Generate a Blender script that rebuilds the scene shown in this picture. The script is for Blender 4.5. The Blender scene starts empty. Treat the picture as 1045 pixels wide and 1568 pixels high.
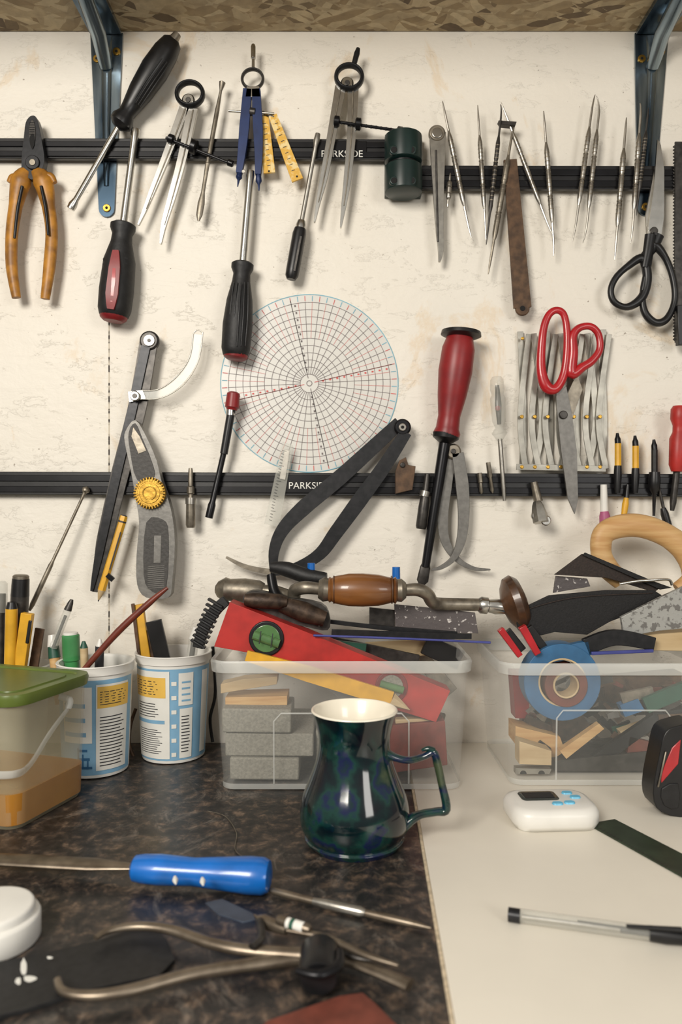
import bpy, math, random
from mathutils import Vector, Matrix
random.seed(7)
F=1150.0; D=805.0; TZ=0.90; H=247.1; CZ=TZ+H/1000
def Wp(x,y,o):
    d=(D-o)/1000
    return Vector(((x-522.5)*d/F,-o/1000,CZ-(y-784)*d/F))
def k(o): return (D-o)/1000/F
def Th(x,y,h):           # point at height h (mm) above the bench
    return (x,y,D-(H-h)*F/(y-784))
def lin(c):
    c=c/255.0
    return c/12.92 if c<=0.04045 else ((c+0.055)/1.055)**2.4
# ---------------- materials
MATS={}
def mat(name,col,rough=.5,metal=0,var=.12,scale=60,bump=0,alpha=1,col2=None,lo=.35,hi=.65,coat=0,stretch=None,trans=0):
    m=bpy.data.materials.new(name); m.use_nodes=True; nt=m.node_tree; N=nt.nodes; L=nt.links
    bs=N['Principled BSDF']
    c=[lin(v) for v in col]
    tc=N.new('ShaderNodeTexCoord'); nz=N.new('ShaderNodeTexNoise'); nz.inputs['Scale'].default_value=scale; nz.inputs['Detail'].default_value=4
    if stretch:
        mp=N.new('ShaderNodeMapping'); mp.inputs['Scale'].default_value=stretch
        L.new(tc.outputs['Object'],mp.inputs['Vector']); L.new(mp.outputs['Vector'],nz.inputs['Vector'])
    else: L.new(tc.outputs['Object'],nz.inputs['Vector'])
    cr=N.new('ShaderNodeValToRGB'); cr.color_ramp.elements[0].position=lo; cr.color_ramp.elements[1].position=hi
    a=[max(0,v*(1-var)) for v in c]; b=[min(1,v*(1+var)) for v in c]
    if col2: a=c; b=[lin(v) for v in col2]
    cr.color_ramp.elements[0].color=(*a,1); cr.color_ramp.elements[1].color=(*b,1)
    L.new(nz.outputs['Fac'],cr.inputs['Fac']); L.new(cr.outputs['Color'],bs.inputs['Base Color'])
    bs.inputs['Roughness'].default_value=rough
    bs.inputs['Metallic'].default_value=metal
    bs.inputs['Alpha'].default_value=alpha
    bs.inputs['Coat Weight'].default_value=coat; bs.inputs['Coat Roughness'].default_value=.08
    bs.inputs['Transmission Weight'].default_value=trans
    if bump:
        bp=N.new('ShaderNodeBump'); bp.inputs['Strength'].default_value=bump; bp.inputs['Distance'].default_value=.001
        L.new(nz.outputs['Fac'],bp.inputs['Height']); L.new(bp.outputs['Normal'],bs.inputs['Normal'])
    MATS[name]=m; return m
mat('steel',(168,164,156),.32,.92,.12,150,.05)
mat('steel_bright',(196,194,188),.24,1,.08,100)
mat('steel_worn',(118,111,100),.42,.8,.3,120,.2,col2=(150,142,128))
mat('steel_dark',(58,56,54),.42,.7,.3,140,.15,col2=(78,75,72))
mat('gunmetal',(36,37,39),.38,.6,.3,160,.08,col2=(46,46,48))
mat('black_metal',(22,22,25),.33,.5,.3,50)
mat('black_plastic',(17,17,19),.38,0,.3,80,.1)
mat('black_rubber',(22,22,23),.55,0,.3,200,.3)
mat('black_hole',(6,6,6),.8)
mat('orange_grip',(186,128,42),.45,0,.2,70,.2,col2=(132,88,32))
mat('red_plastic',(168,24,32),.32,0,.15,60,.05,coat=.3)
mat('red_dark',(116,22,26),.42,0,.25,50,.15,col2=(136,28,30))
mat('red_level',(168,40,35),.45,0,.15,60,.1)
mat('blue_paint',(24,42,84),.4,.3,.2,60)
mat('blue_handle',(14,98,180),.3,0,.15,50,.05,coat=.4)
mat('blue_tape',(50,98,138),.5,0,.15,60)
mat('yellow_worn',(214,166,58),.5,0,.1,160,0,col2=(228,204,144),lo=.48,hi=.6)
mat('yellow_paint',(212,160,40),.45,0,.12,60)
mat('gold',(176,138,60),.35,.85,.2,150,.3)
mat('rust',(70,54,42),.6,.4,.3,110,.5,col2=(102,78,58))
mat('wood_handle',(134,86,42),.35,0,.2,40,.15,col2=(90,52,24),stretch=(.25,1,1),coat=.4)
mat('wood_dark',(92,60,36),.4,0,.2,60,.2,col2=(56,36,22),coat=.3)
mat('wood_light',(206,170,118),.5,0,.15,60,.1,col2=(184,140,88),stretch=(.3,1,3))
mat('wood_pale',(200,178,140),.6,0,.1,40,.1,col2=(180,154,114),stretch=(.3,1,2))
mat('sand_block',(140,137,126),.9,0,.15,500,.6)
mat('brick_block',(116,52,44),.8,0,.2,120,.3)
mat('sandpaper',(22,21,22),.75,0,.3,700,.5)
mat('sand_brown',(40,30,25),.7,0,.3,500,.4)
mat('clear_plastic',(236,238,234),.15,0,.03,20,alpha=.12)
mat('clear_rim',(226,228,224),.3,0,.03,20,alpha=.34)
mat('clear_tint',(205,205,196),.2,0,.05,30,alpha=.28)
mat('clear_yellowish',(206,198,168),.22,0,.05,30,alpha=.2)
mat('amber_liquid',(186,126,40),.2,0,.1,20,.0,alpha=.72,col2=(168,106,28))
mat('green_lid',(92,108,44),.35,0,.12,30,.1,alpha=.9)
mat('white_plastic',(224,222,216),.35,0,.03,40)
mat('white_paper',(222,221,214),.6,0,.03,60)
mat('label_blue',(124,168,198),.4,0,.06,60)
mat('label_yellow',(222,180,84),.45,0,.06,60)
mat('ink',(45,45,50),.6)
mat('line_grey',(104,94,94),.6)
mat('line_red',(200,88,84),.6)
mat('line_blue',(110,170,190),.6)
mat('green_ruler',(44,56,40),.4,.2,.25,60,.1)
mat('green_marker',(60,140,80),.35,alpha=.8)
mat('green_vial',(84,120,74),.12,0,.2,40,alpha=.9,coat=.6)
mat('brown_stick',(104,44,30),.4,0,.2,80)
mat('pink',(166,86,122),.5)
mat('purple_blue',(58,64,130),.45)
mat('teal_green',(34,80,64),.45)
mat('leather',(106,54,42),.6,0,.2,90,.3)
mat('ceramic_white',(234,227,210),.25,0,.03,30,coat=.5)
mat('timer_blue',(100,180,214),.35)
mat('lcd',(54,58,56),.22)
mat('splatter_grey',(160,160,156),.5,.3,.1,200,.3,col2=(110,108,105),lo=.52,hi=.58)
mat('splatter_mauve',(92,86,86),.5,.3,.1,260,.3,col2=(205,200,196),lo=.62,hi=.66)
mat('bracket_metal',(58,76,92),.22,.9,.25,9,0,col2=(158,174,184),stretch=(6,1,.8),lo=.4,hi=.7,coat=.3)  # pale stretched streaks put reflections into the metal's base colour
mat('rack_green',(20,40,38),.34,0,.2,40)
mat('aluminium',(158,155,146),.4,.72,.2,60,.1)
mat('chart_film',(240,239,234),.3,0,.02,20,alpha=.6)
mat('knife_grey',(66,64,62),.55,.3,.15,300,.3)
mat('knife_body',(118,116,112),.45,.6,.12,200,.15)
mat('oxidised_iron',(48,38,32),.5,.6,.3,120,.5,col2=(84,68,56))
mat('tong_steel',(146,134,118),.38,.8,.25,60,.1,col2=(110,99,86))
# mug glaze
m=mat('mug_glaze',(8,20,30),.09,0,.1,30,.04,coat=.4)
cr=[n for n in m.node_tree.nodes if n.type=='VALTORGB'][0].color_ramp
cr.elements[0].position=.36; cr.elements[0].color=(.003,.004,.008,1)
cr.elements[1].position=.68; cr.elements[1].color=(.045,.065,.032,1)
e=cr.elements.new(.45); e.color=(.002,.012,.014,1); e=cr.elements.new(.51); e.color=(.006,.038,.030,1); e=cr.elements.new(.555); e.color=(.006,.011,.052,1); e=cr.elements.new(.61); e.color=(.004,.022,.022,1)
# ---------------- builder
def crom(pts,n=6,closed=False):
    out=[]; P=[Vector(p) for p in pts]; N=len(P)
    rng=N if closed else N-1
    for i in range(rng):
        if closed: a,b,c,d=P[(i-1)%N],P[i],P[(i+1)%N],P[(i+2)%N]
        else: a,b,c,d=P[max(i-1,0)],P[i],P[i+1],P[min(i+2,N-1)]
        for j in range(n):
            t=j/n
            out.append(.5*((2*b)+(c-a)*t+(2*a-5*b+4*c-d)*t*t+(3*b-a-3*c+d)*t**3))
    if not closed: out.append(P[-1])
    return out
class B:
    def __init__(s,name,bevel=0.0003,ang=38):
        s.name=name;s.V=[];s.Fc=[];s.M=[];s.mats=[];s.bevel=bevel;s.ang=ang
    def mi(s,m):
        if m not in s.mats: s.mats.append(m)
        return s.mats.index(m)
    def add(s,vs,fs,m):
        n=len(s.V); s.V+= [Vector(v) for v in vs]; i=s.mi(m)
        for f in fs: s.Fc.append([n+q for q in f]); s.M.append(i)
    def rings(s,rings,m,cap=True,closed=False):
        n=len(rings[0]); vs=[v for r in rings for v in r]; fs=[]
        R=len(rings)
        for i in range(R if closed else R-1):
            a=i*n; b=((i+1)%R)*n
            for j in range(n): fs.append([a+j,a+(j+1)%n,b+(j+1)%n,b+j])
        if cap and not closed:
            fs.append(list(range(n))[::-1]); fs.append([(R-1)*n+j for j in range(n)])
        s.add(vs,fs,m)
    def lathe(s,a,b,prof,m,seg=20,flat=1,ref=(0,-1,0),cap=True):
        a=Vector(a);b=Vector(b);n=(b-a).normalized(); ref=Vector(ref)
        if abs(n.dot(ref))>.95: ref=Vector((0,0,1)) if abs(n.z)<.9 else Vector((1,0,0))
        u=n.cross(ref).normalized(); v=u.cross(n)
        rs=[]
        for t,r in prof:
            c=a+(b-a)*t
            rs.append([c+u*(r*math.cos(q))+v*(r*flat*math.sin(q)) for q in [2*math.pi*i/seg for i in range(seg)]])
        s.rings(rs,m,cap)
    def L(s,p,q,prof,m,o=18,o2=None,seg=20,flat=1):
        if o2 is None:o2=o
        kk=k((o+o2)/2)
        s.lathe(Wp(p[0],p[1],o),Wp(q[0],q[1],o2),[(t,max(r,.05)*kk) for t,r in prof],m,seg,flat); return s
    def tube(s,pts,rs,m,seg=12,flat=1,ref=(0,-1,0),closed=False):
        pts=[Vector(p) for p in pts];N=len(pts)
        if not isinstance(rs,(list,tuple)): rs=[rs]*N
        if len(rs)!=N:
            q=[]
            for i in range(N):
                f=i/(N-1)*(len(rs)-1); j=min(int(f),len(rs)-2); q.append(rs[j]+(rs[j+1]-rs[j])*(f-j))
            rs=q
        rr=[]; u=None
        for i in range(N):
            if closed: t=(pts[(i+1)%N]-pts[i-1]).normalized()
            else: t=(pts[min(i+1,N-1)]-pts[max(i-1,0)]).normalized()
            if u is None:
                rf=Vector(ref)
                if abs(t.dot(rf))>.95: rf=Vector((1,0,0))
                u=t.cross(rf).normalized()
            else: u=(u-t*u.dot(t)).normalized()
            v=u.cross(t)
            rr.append([pts[i]+u*(rs[i]*math.cos(a))+v*(rs[i]*flat*math.sin(a)) for a in [2*math.pi*j/seg for j in range(seg)]])
        s.rings(rr,m,True,closed)
    def T(s,pts,r,m,o=18,n=6,seg=12,flat=1,closed=False,ref=(0,-1,0),smooth=True):
        P=[(p[0],p[1],p[2] if len(p)>2 else o) for p in pts]
        kk=k(sum(p[2] for p in P)/len(P))
        W=[Wp(*p) for p in P]
        if smooth and len(W)>2: W=crom(W,n,closed)
        if isinstance(r,(list,tuple)): r=[x*kk for x in r]
        else: r=r*kk
        s.tube(W,r,m,seg,flat,ref,closed); return s
    def E(s,cx,cy,rx,ry,r,m,o=18,rot=0,flat=1,n=32):
        c,q=math.cos(math.radians(rot)),math.sin(math.radians(rot))
        P=[]
        for i in range(n):
            a=2*math.pi*i/n;x=rx*math.cos(a);y=ry*math.sin(a)
            P.append(Wp(cx+x*c-y*q,cy+x*q+y*c,o))
        s.tube(P,r*k(o),m,12,flat,closed=True); return s
    def Z(s,pts,m,o=14,t=2,sm=0):     # extruded outline parallel to the wall
        if sm: pts=[(v.x,v.y) for v in crom([(p[0],p[1],0) for p in pts],sm,True)]
        f=[Wp(p[0],p[1],o+t) for p in pts]; b=[Vector((v.x,-o/1000,v.z)) for v in f]; n=len(pts)
        s.add(f+b,[list(range(n)),list(range(n,2*n))[::-1]]+[[i,n+i,n+(i+1)%n,(i+1)%n] for i in range(n)],m); return s
    def Q(s,pts,m,h=0,t=1,sm=0):      # flat shape lying on bench
        if sm: pts=[(v.x,v.y) for v in crom([(p[0],p[1],0) for p in pts],sm,True)]
        f=[Wp(*Th(p[0],p[1],h+t)) for p in pts]; b=[Vector((v.x,v.y,TZ+h/1000)) for v in f]; n=len(pts)
        s.add(f+b,[list(range(n)),list(range(n,2*n))[::-1]]+[[i,n+i,n+(i+1)%n,(i+1)%n] for i in range(n)],m); return s
    def R(s,pts,w,m,o=14,t=2,n=6,smooth=True):   # flat bar following a path
        P=[(p[0],p[1],p[2] if len(p)>2 else o) for p in pts]
        W=[Wp(*p) for p in P]
        if smooth and len(W)>2: W=crom(W,n)
        N=len(W)
        if not isinstance(w,(list,tuple)): w=[w]*2
        kk=k(P[0][2]); rr=[]
        for i in range(N):
            f=i/(N-1)*(len(w)-1); j=min(int(f),len(w)-2); ww=(w[j]+(w[j+1]-w[j])*(f-j))*kk/2
            tg=(W[min(i+1,N-1)]-W[max(i-1,0)]).normalized(); sd=tg.cross(Vector((0,1,0))).normalized()
            fr=Vector((0,-t/1000,0))
            rr.append([W[i]-sd*ww,W[i]+sd*ww,W[i]+sd*ww+fr,W[i]-sd*ww+fr])
        s.rings(rr,m); return s
    def D(s,cx,cy,r,m,o=14,t=2,seg=28):
        c=Wp(cx,cy,o+t); R=r*k(o+t); a=Vector((c.x,-o/1000,c.z)); bv=min(t/1000*.3,R*.2)
        s.lathe(a,c,[(0,R),(max(.01,1-bv/(t/1000)),R),(1,R-bv)],m,seg); return s
    def box(s,c,sz,m,rz=0,rot=None):
        c=Vector(c); M=Matrix.Rotation(rz,3,'Z') if rot is None else rot
        vs=[c+M@Vector((x*sz[0]/2,y*sz[1]/2,z*sz[2]/2)) for x in(-1,1) for y in(-1,1) for z in(-1,1)]
        s.add(vs,[[0,1,3,2],[4,6,7,5],[0,4,5,1],[2,3,7,6],[0,2,6,4],[1,5,7,3]],m); return s
    def loft(s,cx,cy,loops,m,rz=0,cap0=True,cap1=True,seg=5):
        rr=[]
        for w,d,z,r in loops:
            L=[]
            for (sx,sy,a0) in ((1,1,0),(-1,1,90),(-1,-1,180),(1,-1,270)):
                for j in range(seg+1):
                    a=math.radians(a0+90*j/seg)
                    x=sx*(w/2-r)+r*math.cos(a); y=sy*(d/2-r)+r*math.sin(a)
                    L.append(Vector((cx+x*math.cos(rz)-y*math.sin(rz),cy+x*math.sin(rz)+y*math.cos(rz),z)))
            rr.append(L)
        n=len(rr[0]); vs=[v for r in rr for v in r]; fs=[]
        for i in range(len(rr)-1):
            for j in range(n): fs.append([i*n+j,i*n+(j+1)%n,(i+1)*n+(j+1)%n,(i+1)*n+j])
        if cap0: fs.append(list(range(n))[::-1])
        if cap1: fs.append([(len(rr)-1)*n+j for j in range(n)])
        s.add(vs,fs,m); return s
    def text(s,body,x,y,hpx,m,o):
        cu=bpy.data.curves.new('t','FONT'); cu.body=body; cu.size=1; cu.align_x='CENTER'; cu.align_y='CENTER'
        ob=bpy.data.objects.new('t',cu); bpy.context.scene.collection.objects.link(ob)
        dg=bpy.context.evaluated_depsgraph_get(); me=bpy.data.meshes.new_from_object(ob.evaluated_get(dg))
        c=Wp(x,y,o); sc=hpx*k(o)*1.4
        s.add([c+Vector((v.co.x*sc,0,v.co.y*sc)) for v in me.vertices],[list(p.vertices) for p in me.polygons],m)
        bpy.data.objects.remove(ob); bpy.data.meshes.remove(me); return s
    def done(s):
        if not s.V: return
        lo=Vector([min(v[i] for v in s.V) for i in range(3)]); hi=Vector([max(v[i] for v in s.V) for i in range(3)]); c=(lo+hi)/2
        me=bpy.data.meshes.new(s.name); me.from_pydata([v-c for v in s.V],[],s.Fc)
        for n in s.mats: me.materials.append(MATS[n])
        me.polygons.foreach_set('material_index',s.M); me.polygons.foreach_set('use_smooth',[True]*len(s.Fc))
        me.update()
        import bmesh
        bm=bmesh.new(); bm.from_mesh(me); bmesh.ops.recalc_face_normals(bm,faces=bm.faces); bm.to_mesh(me); bm.free()
        me.set_sharp_from_angle(angle=math.radians(s.ang))
        ob=bpy.data.objects.new(s.name,me); ob.location=c; bpy.context.scene.collection.objects.link(ob)
        if s.bevel:
            md=ob.modifiers.new('bevel','BEVEL'); md.width=s.bevel; md.segments=2; md.limit_method='ANGLE'; md.angle_limit=math.radians(42)
        return ob
# ================= ROOM
m=bpy.data.materials.new('wall_paint'); m.use_nodes=True; nt=m.node_tree;N=nt.nodes;Lk=nt.links;bs=N['Principled BSDF']
tc=N.new('ShaderNodeTexCoord')
def noise(scale,detail=6,st=None,rough=.55,dist=0):
    n=N.new('ShaderNodeTexNoise'); n.inputs['Scale'].default_value=scale; n.inputs['Detail'].default_value=detail; n.inputs['Roughness'].default_value=rough; n.inputs['Distortion'].default_value=dist
    if st:
        mp=N.new('ShaderNodeMapping'); mp.inputs['Scale'].default_value=st; Lk.new(tc.outputs['Object'],mp.inputs['Vector']); Lk.new(mp.outputs['Vector'],n.inputs['Vector'])
    else: Lk.new(tc.outputs['Object'],n.inputs['Vector'])
    return n
def ramp(src,stops):
    r=N.new('ShaderNodeValToRGB'); e=r.color_ramp.elements
    e[0].position=stops[0][0]; e[0].color=(*stops[0][1],1); e[1].position=stops[-1][0]; e[1].color=(*stops[-1][1],1)
    for p,c in stops[1:-1]:
        q=e.new(p); q.color=(*c,1)
    Lk.new(src,r.inputs['Fac']); return r
def mix(f,a,b,mode='MIX'):
    x=N.new('ShaderNodeMix'); x.data_type='RGBA'; x.blend_type=mode
    if isinstance(f,float): x.inputs[0].default_value=f
    else: Lk.new(f,x.inputs[0])
    Lk.new(a,x.inputs[6]); Lk.new(b,x.inputs[7]); return x.outputs[2]
base=ramp(noise(3,3).outputs['Fac'],[(.3,(.76,.71,.62)),(.7,(.81,.775,.70))])
stain=ramp(noise(10,7,(1,1,.6),.65,.6).outputs['Fac'],[(.58,(0,0,0)),(.63,(.36,.36,.36)),(.67,(0.05,.05,.05)),(.8,(.42,.42,.42))])
stc=N.new('ShaderNodeRGB'); stc.outputs[0].default_value=(.68,.48,.25,1)
c1=mix(stain.outputs['Color'],base.outputs['Color'],stc.outputs[0])
spk=ramp(noise(210,3,None,.5).outputs['Fac'],[(.745,(0,0,0)),(.77,(.7,.7,.7))]); dk=N.new('ShaderNodeRGB'); dk.outputs[0].default_value=(.16,.11,.07,1)
c1=mix(spk.outputs['Color'],c1,dk.outputs[0])
Lk.new(c1,bs.inputs['Base Color']); bs.inputs['Roughness'].default_value=.5
def mth(op,a,b):
    x=N.new('ShaderNodeMath'); x.operation=op
    for i,q in enumerate((a,b)):
        if isinstance(q,(int,float)): x.inputs[i].default_value=q
        else: Lk.new(q,x.inputs[i])
    return x.outputs[0]
def flk(rot,sc):
    v=N.new('ShaderNodeTexVoronoi'); v.inputs['Scale'].default_value=sc
    mp=N.new('ShaderNodeMapping'); mp.inputs['Scale'].default_value=(1,1,3.2); mp.inputs['Rotation'].default_value=(0,rot,0)
    Lk.new(tc.outputs['Object'],mp.inputs['Vector']); Lk.new(mp.outputs['Vector'],v.inputs['Vector'])
    sp=N.new('ShaderNodeSeparateColor'); Lk.new(v.outputs['Color'],sp.inputs[0]); return sp.outputs[0]
chip=ramp(noise(26,6,(1,1,2.2),.7,.3).outputs['Fac'],[(.585,(0,0,0)),(.61,(1,1,1))])
hsum=mth('ADD',mth('MULTIPLY',mth('MAXIMUM',flk(.5,16),flk(-.7,14)),.26),mth('ADD',mth('MULTIPLY',noise(30,6,(1,1,1.6),.62,.3).outputs['Fac'],.85),mth('MULTIPLY',noise(160,3).outputs['Fac'],.16)))
hsum=mth('ADD',hsum,mth('MULTIPLY',chip.outputs['Color'],.22))
bp=N.new('ShaderNodeBump'); bp.inputs['Strength'].default_value=.55; bp.inputs['Distance'].default_value=.0024
Lk.new(hsum,bp.inputs['Height']); Lk.new(bp.outputs['Normal'],bs.inputs['Normal'])
MATS['wall_paint']=m
# osb
m=bpy.data.materials.new('osb'); m.use_nodes=True; nt=m.node_tree;N=nt.nodes;Lk=nt.links;bs=N['Principled BSDF']
tc=N.new('ShaderNodeTexCoord')
def vor(rot,sc,st):
    w=noise(14,3)
    mx=N.new('ShaderNodeMix'); mx.data_type='RGBA'; mx.inputs[0].default_value=.03
    Lk.new(tc.outputs['Object'],mx.inputs[6]); Lk.new(w.outputs['Color'],mx.inputs[7])
    r1=N.new('ShaderNodeVectorRotate'); r1.rotation_type='Z_AXIS'; r1.inputs['Angle'].default_value=rot; Lk.new(mx.outputs[2],r1.inputs['Vector'])
    mp=N.new('ShaderNodeMapping'); mp.inputs['Scale'].default_value=st; Lk.new(r1.outputs[0],mp.inputs['Vector'])
    v=N.new('ShaderNodeTexVoronoi'); v.inputs['Scale'].default_value=sc; Lk.new(mp.outputs['Vector'],v.inputs['Vector'])
    sp=N.new('ShaderNodeSeparateColor'); Lk.new(v.outputs['Color'],sp.inputs[0]); return sp
fs=[(0,(.12,.075,.035)),(.08,(.34,.24,.12)),(.5,(.47,.36,.21)),(1,(.62,.50,.31))]
va=vor(.35,24,(1,5,1)); vb=vor(-.5,27,(1,4.5,1)); vc=vor(1.2,27,(1,4.5,1))
st=N.new('ShaderNodeMath'); st.operation='GREATER_THAN'; st.inputs[1].default_value=.6; Lk.new(va.outputs[1],st.inputs[0])
st2=N.new('ShaderNodeMath'); st2.operation='GREATER_THAN'; st2.inputs[1].default_value=.7; Lk.new(vb.outputs[1],st2.inputs[0])
cc=mix(st.outputs[0],ramp(va.outputs[0],fs).outputs['Color'],ramp(vb.outputs[0],fs).outputs['Color']); cc=mix(st2.outputs[0],cc,ramp(vc.outputs[0],fs).outputs['Color'])
gr2=ramp(noise(90,5).outputs['Fac'],[(.3,(.7,.7,.7)),(.7,(1,1,1))])
cc=mix(1.0,cc,gr2.outputs['Color'],'MULTIPLY')
Lk.new(cc,bs.inputs['Base Color']); bs.inputs['Roughness'].default_value=.6
bp=N.new('ShaderNodeBump'); bp.inputs['Strength'].default_value=.6; bp.inputs['Distance'].default_value=.001; Lk.new(va.outputs[0],bp.inputs['Height']); Lk.new(bp.outputs['Normal'],bs.inputs['Normal'])
MATS['osb']=m
# dark laminate
m=bpy.data.materials.new('dark_laminate'); m.use_nodes=True; nt=m.node_tree;N=nt.nodes;Lk=nt.links;bs=N['Principled BSDF']
tc=N.new('ShaderNodeTexCoord')
a=ramp(noise(80,7,None,.72,.4).outputs['Fac'],[(.38,(.011,.011,.011)),(.5,(.028,.024,.022)),(.57,(.068,.050,.038)),(.68,(.18,.125,.088))])
b=ramp(noise(26,8,(1,.6,1),.8,2).outputs['Fac'],[(.55,(0,0,0)),(.72,(.14,.12,.10))])
c=mix(1.0,a.outputs['Color'],b.outputs['Color'],'ADD'); Lk.new(c,bs.inputs['Base Color'])
rr=ramp(noise(12,5).outputs['Fac'],[(.3,(.22,.22,.22)),(.7,(.5,.5,.5))]); Lk.new(rr.outputs['Color'],bs.inputs['Roughness'])
bp=N.new('ShaderNodeBump'); bp.inputs['Strength'].default_value=.15; bp.inputs['Distance'].default_value=.0006; Lk.new(noise(120,3).outputs['Fac'],bp.inputs['Height']); Lk.new(bp.outputs['Normal'],bs.inputs['Normal'])
MATS['dark_laminate']=m
mat('white_laminate',(224,218,205),.4,0,.03,12,.05)
mat('edge_strip',(196,180,154),.6,0,.2,200)
mat('floor_grey',(120,116,110),.7,0,.1,6)
mat('seam',(40,30,24),.9,0,.1,90,0,col2=(206,196,178),lo=.46,hi=.52,stretch=(.1,.1,1))
wb=B('wall_back',0); wb.box((0,.06,1.25),(3.2,.12,2.5),'wall_paint'); wb.done()
sm=B('trim_seam',0); sm.R([(167,455),(167,1130)],1.8,'seam',o=.1,t=.25,smooth=False); sm.done()
B('floor',0).box((0,-.9,-.02),(3.2,2.2,.04),'floor_grey').done()
zs=CZ+(784-49)*k(0)
B('wall_shelf',.0008).box((0,-.151,zs+.009),(2.4,.30,.018),'osb').done()
# bench
xb0=Wp(*Th(628,1195,0)).x; xb1=Wp(*Th(690,1568,0)).x
wt=B('workbench',.0005)
def topslab(m,pts,z0,z1):
    n=len(pts)
    wt.add([(x,y,z1) for x,y in pts]+[(x,y,z0) for x,y in pts],[list(range(n)),list(range(n,2*n))[::-1]]+[[i,n+i,n+(i+1)%n,(i+1)%n] for i in range(n)],m)
slope=(xb1-xb0)/((Th(690,1568,0)[2]-Th(628,1195,0)[2])/1000)
xw=xb0-slope*(Th(628,1195,0)[2]/1000); xf=xw+slope*.66
topslab('dark_laminate',[(-1.3,-.001),(-1.3,-.66),(xf,-.66),(xw,-.001)],TZ-.035,TZ)
topslab('edge_strip',[(xw+.0001,-.001),(xf+.0001,-.66),(xf+.0024,-.66),(xw+.0024,-.001)],TZ-.035,TZ+.0003)
topslab('white_laminate',[(xw+.0025,-.001),(xf+.0025,-.66),(1.3,-.66),(1.3,-.001)],TZ-.035,TZ)
for x in (.3,1.25,-1.25,-.2):
    for y in (-.06,-.6): wt.box((x,y,(TZ-.035)/2),(.05,.05,TZ-.035),'white_laminate')
wt.done()
# brackets
def bracket(xt,xb,yb,wt_,wb_):
    b=B('shelf_bracket',.0006)
    pts=[(xt-wt_/2,50),(xb-wb_/2,yb-10)]+[(xb+wb_/2*math.cos(a),yb-10-wb_/2*math.sin(a)) for a in [math.pi+math.pi*i/8 for i in range(1,8)]]+[(xb+wb_/2,yb-10),(xt+wt_/2,50)]
    b.Z(pts,'bracket_metal',0,3)
    b.T([(xt,56,3),(xt,130,3),(xb,yb-45,3)],[9,8,4],'bracket_metal',flat=.45)
    c=Wp(xt,50,3)
    b.box((c.x,-.13,zs-.003),(wt_*k(0)*.95,.25,.005),'bracket_metal')
    b.tube([(c.x,-.004,zs-.04),(c.x,-.03,zs-.02),(c.x,-.08,zs-.008),(c.x,-.24,zs-.007)],[.007,.008,.008,.006],'bracket_metal',14)
    for p in ((xt-15,89),(xt+15,78),(xb,yb-12)):
        b.D(p[0],p[1],6,'gold',3,1.5); b.D(p[0],p[1],2.2,'black_hole',4.3,.4)
    b.done()
bracket(163,163,330,50,24); bracket(999,990,328,52,24)
# magnetic rails
def rail(y0,y1,x0,x1,dy,label=None):
    b=B('magnetic_tool_rail',.0006)
    b.Z([(x0,y0),(x1,y0+dy),(x1,y1+dy),(x0,y1)],'black_plastic',6.5,5.5)
    h=y1-y0
    for i in range(7):
        x=x0+25+(x1-x0-50)*i/6
        if abs(x-163)<45 or abs(x-995)<45: x+=70
        b.Z([(x-12,y0+10),(x+12,y0+10),(x+12,y1-6),(x-12,y1-6)],'black_plastic',0,7)
    b.Z([(x0,y0+h*.14),(x1,y0+dy+h*.14),(x1,y0+dy+h*.42),(x0,y0+h*.42)],'black_metal',11.8,1.6)
    b.Z([(x0,y0+h*.62),(x1,y0+dy+h*.62),(x1,y0+dy+h*.9),(x0,y0+h*.9)],'black_metal',11.8,1.6)
    for l in label or []:
        b.Z([(l[0]-38,y0+h*.15),(l[0]+38,y0+h*.15),(l[0]+38,y0+h*.92),(l[0]-38,y0+h*.92)],'black_metal',11.8,1.7); b.text('PARKSIDE',l[0],l[1],10.5,'white_paper',13.7)
    b.done()
rail(211,242,-60,622,2,[(524,236)]); rail(253,289,636,1110,1); rail(722,757,-60,1110,4,[(474,744)])
# ================= WALL TOOLS
def handle_sd(name,tip,neck,end,prof,hm,sr,extra=None,tipw=None):
    b=B(name,0)
    tw=tipw or sr*1.3
    b.L(tip,neck,[(0,tw*.9),(.05,tw),(.12,sr),(1,sr)],'steel_bright',18.5)
    b.L(neck,end,prof,hm,19,19,24)
    if extra: extra(b)
    return b.done()
b=B('combination_pliers',.0008)
b.Z([(46,178),(39,188),(36,212),(33,240),(34,262),(48,275),(60,266),(68,246),(64,216),(59,190),(54,178)],'gunmetal',13,9,3)
b.Z([(48,184),(44,200),(47,222),(50,228),(54,212),(53,190)],'steel_dark',22,.8,3); b.Z([(47,206),(45,216),(49,228),(53,218),(52,206)],'black_hole',22.6,.5,3)
b.D(49,248,11,'gunmetal',22,2); b.D(49,248,5,'steel_worn',24,1)
for i in range(6): b.R([(45,188+i*3.5),(53,188+i*3.5)],1.2,'black_hole',22.7,.4)
b.T([(42,262),(32,278),(24,315),(18,360),(18,410),(25,456)],[9,16,10.5,9.5,9,7],'orange_grip',18,flat=.8)
b.T([(54,262),(66,278),(74,315),(79,355),(76,405),(69,458)],[9,16,10.5,9.5,9.5,7],'orange_grip',18,flat=.8)
b.T([(32,274),(20,272),(14,280)],[7,6,4],'orange_grip',19); b.T([(64,274),(77,270),(84,280)],[7,6,4],'orange_grip',19)
b.T([(34,285),(27,320),(22,365)],[2.5,2.5,2],'gunmetal',26); b.T([(63,285),(70,320),(74,360)],[2.5,2.5,2],'gunmetal',26)
b.done()
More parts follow.
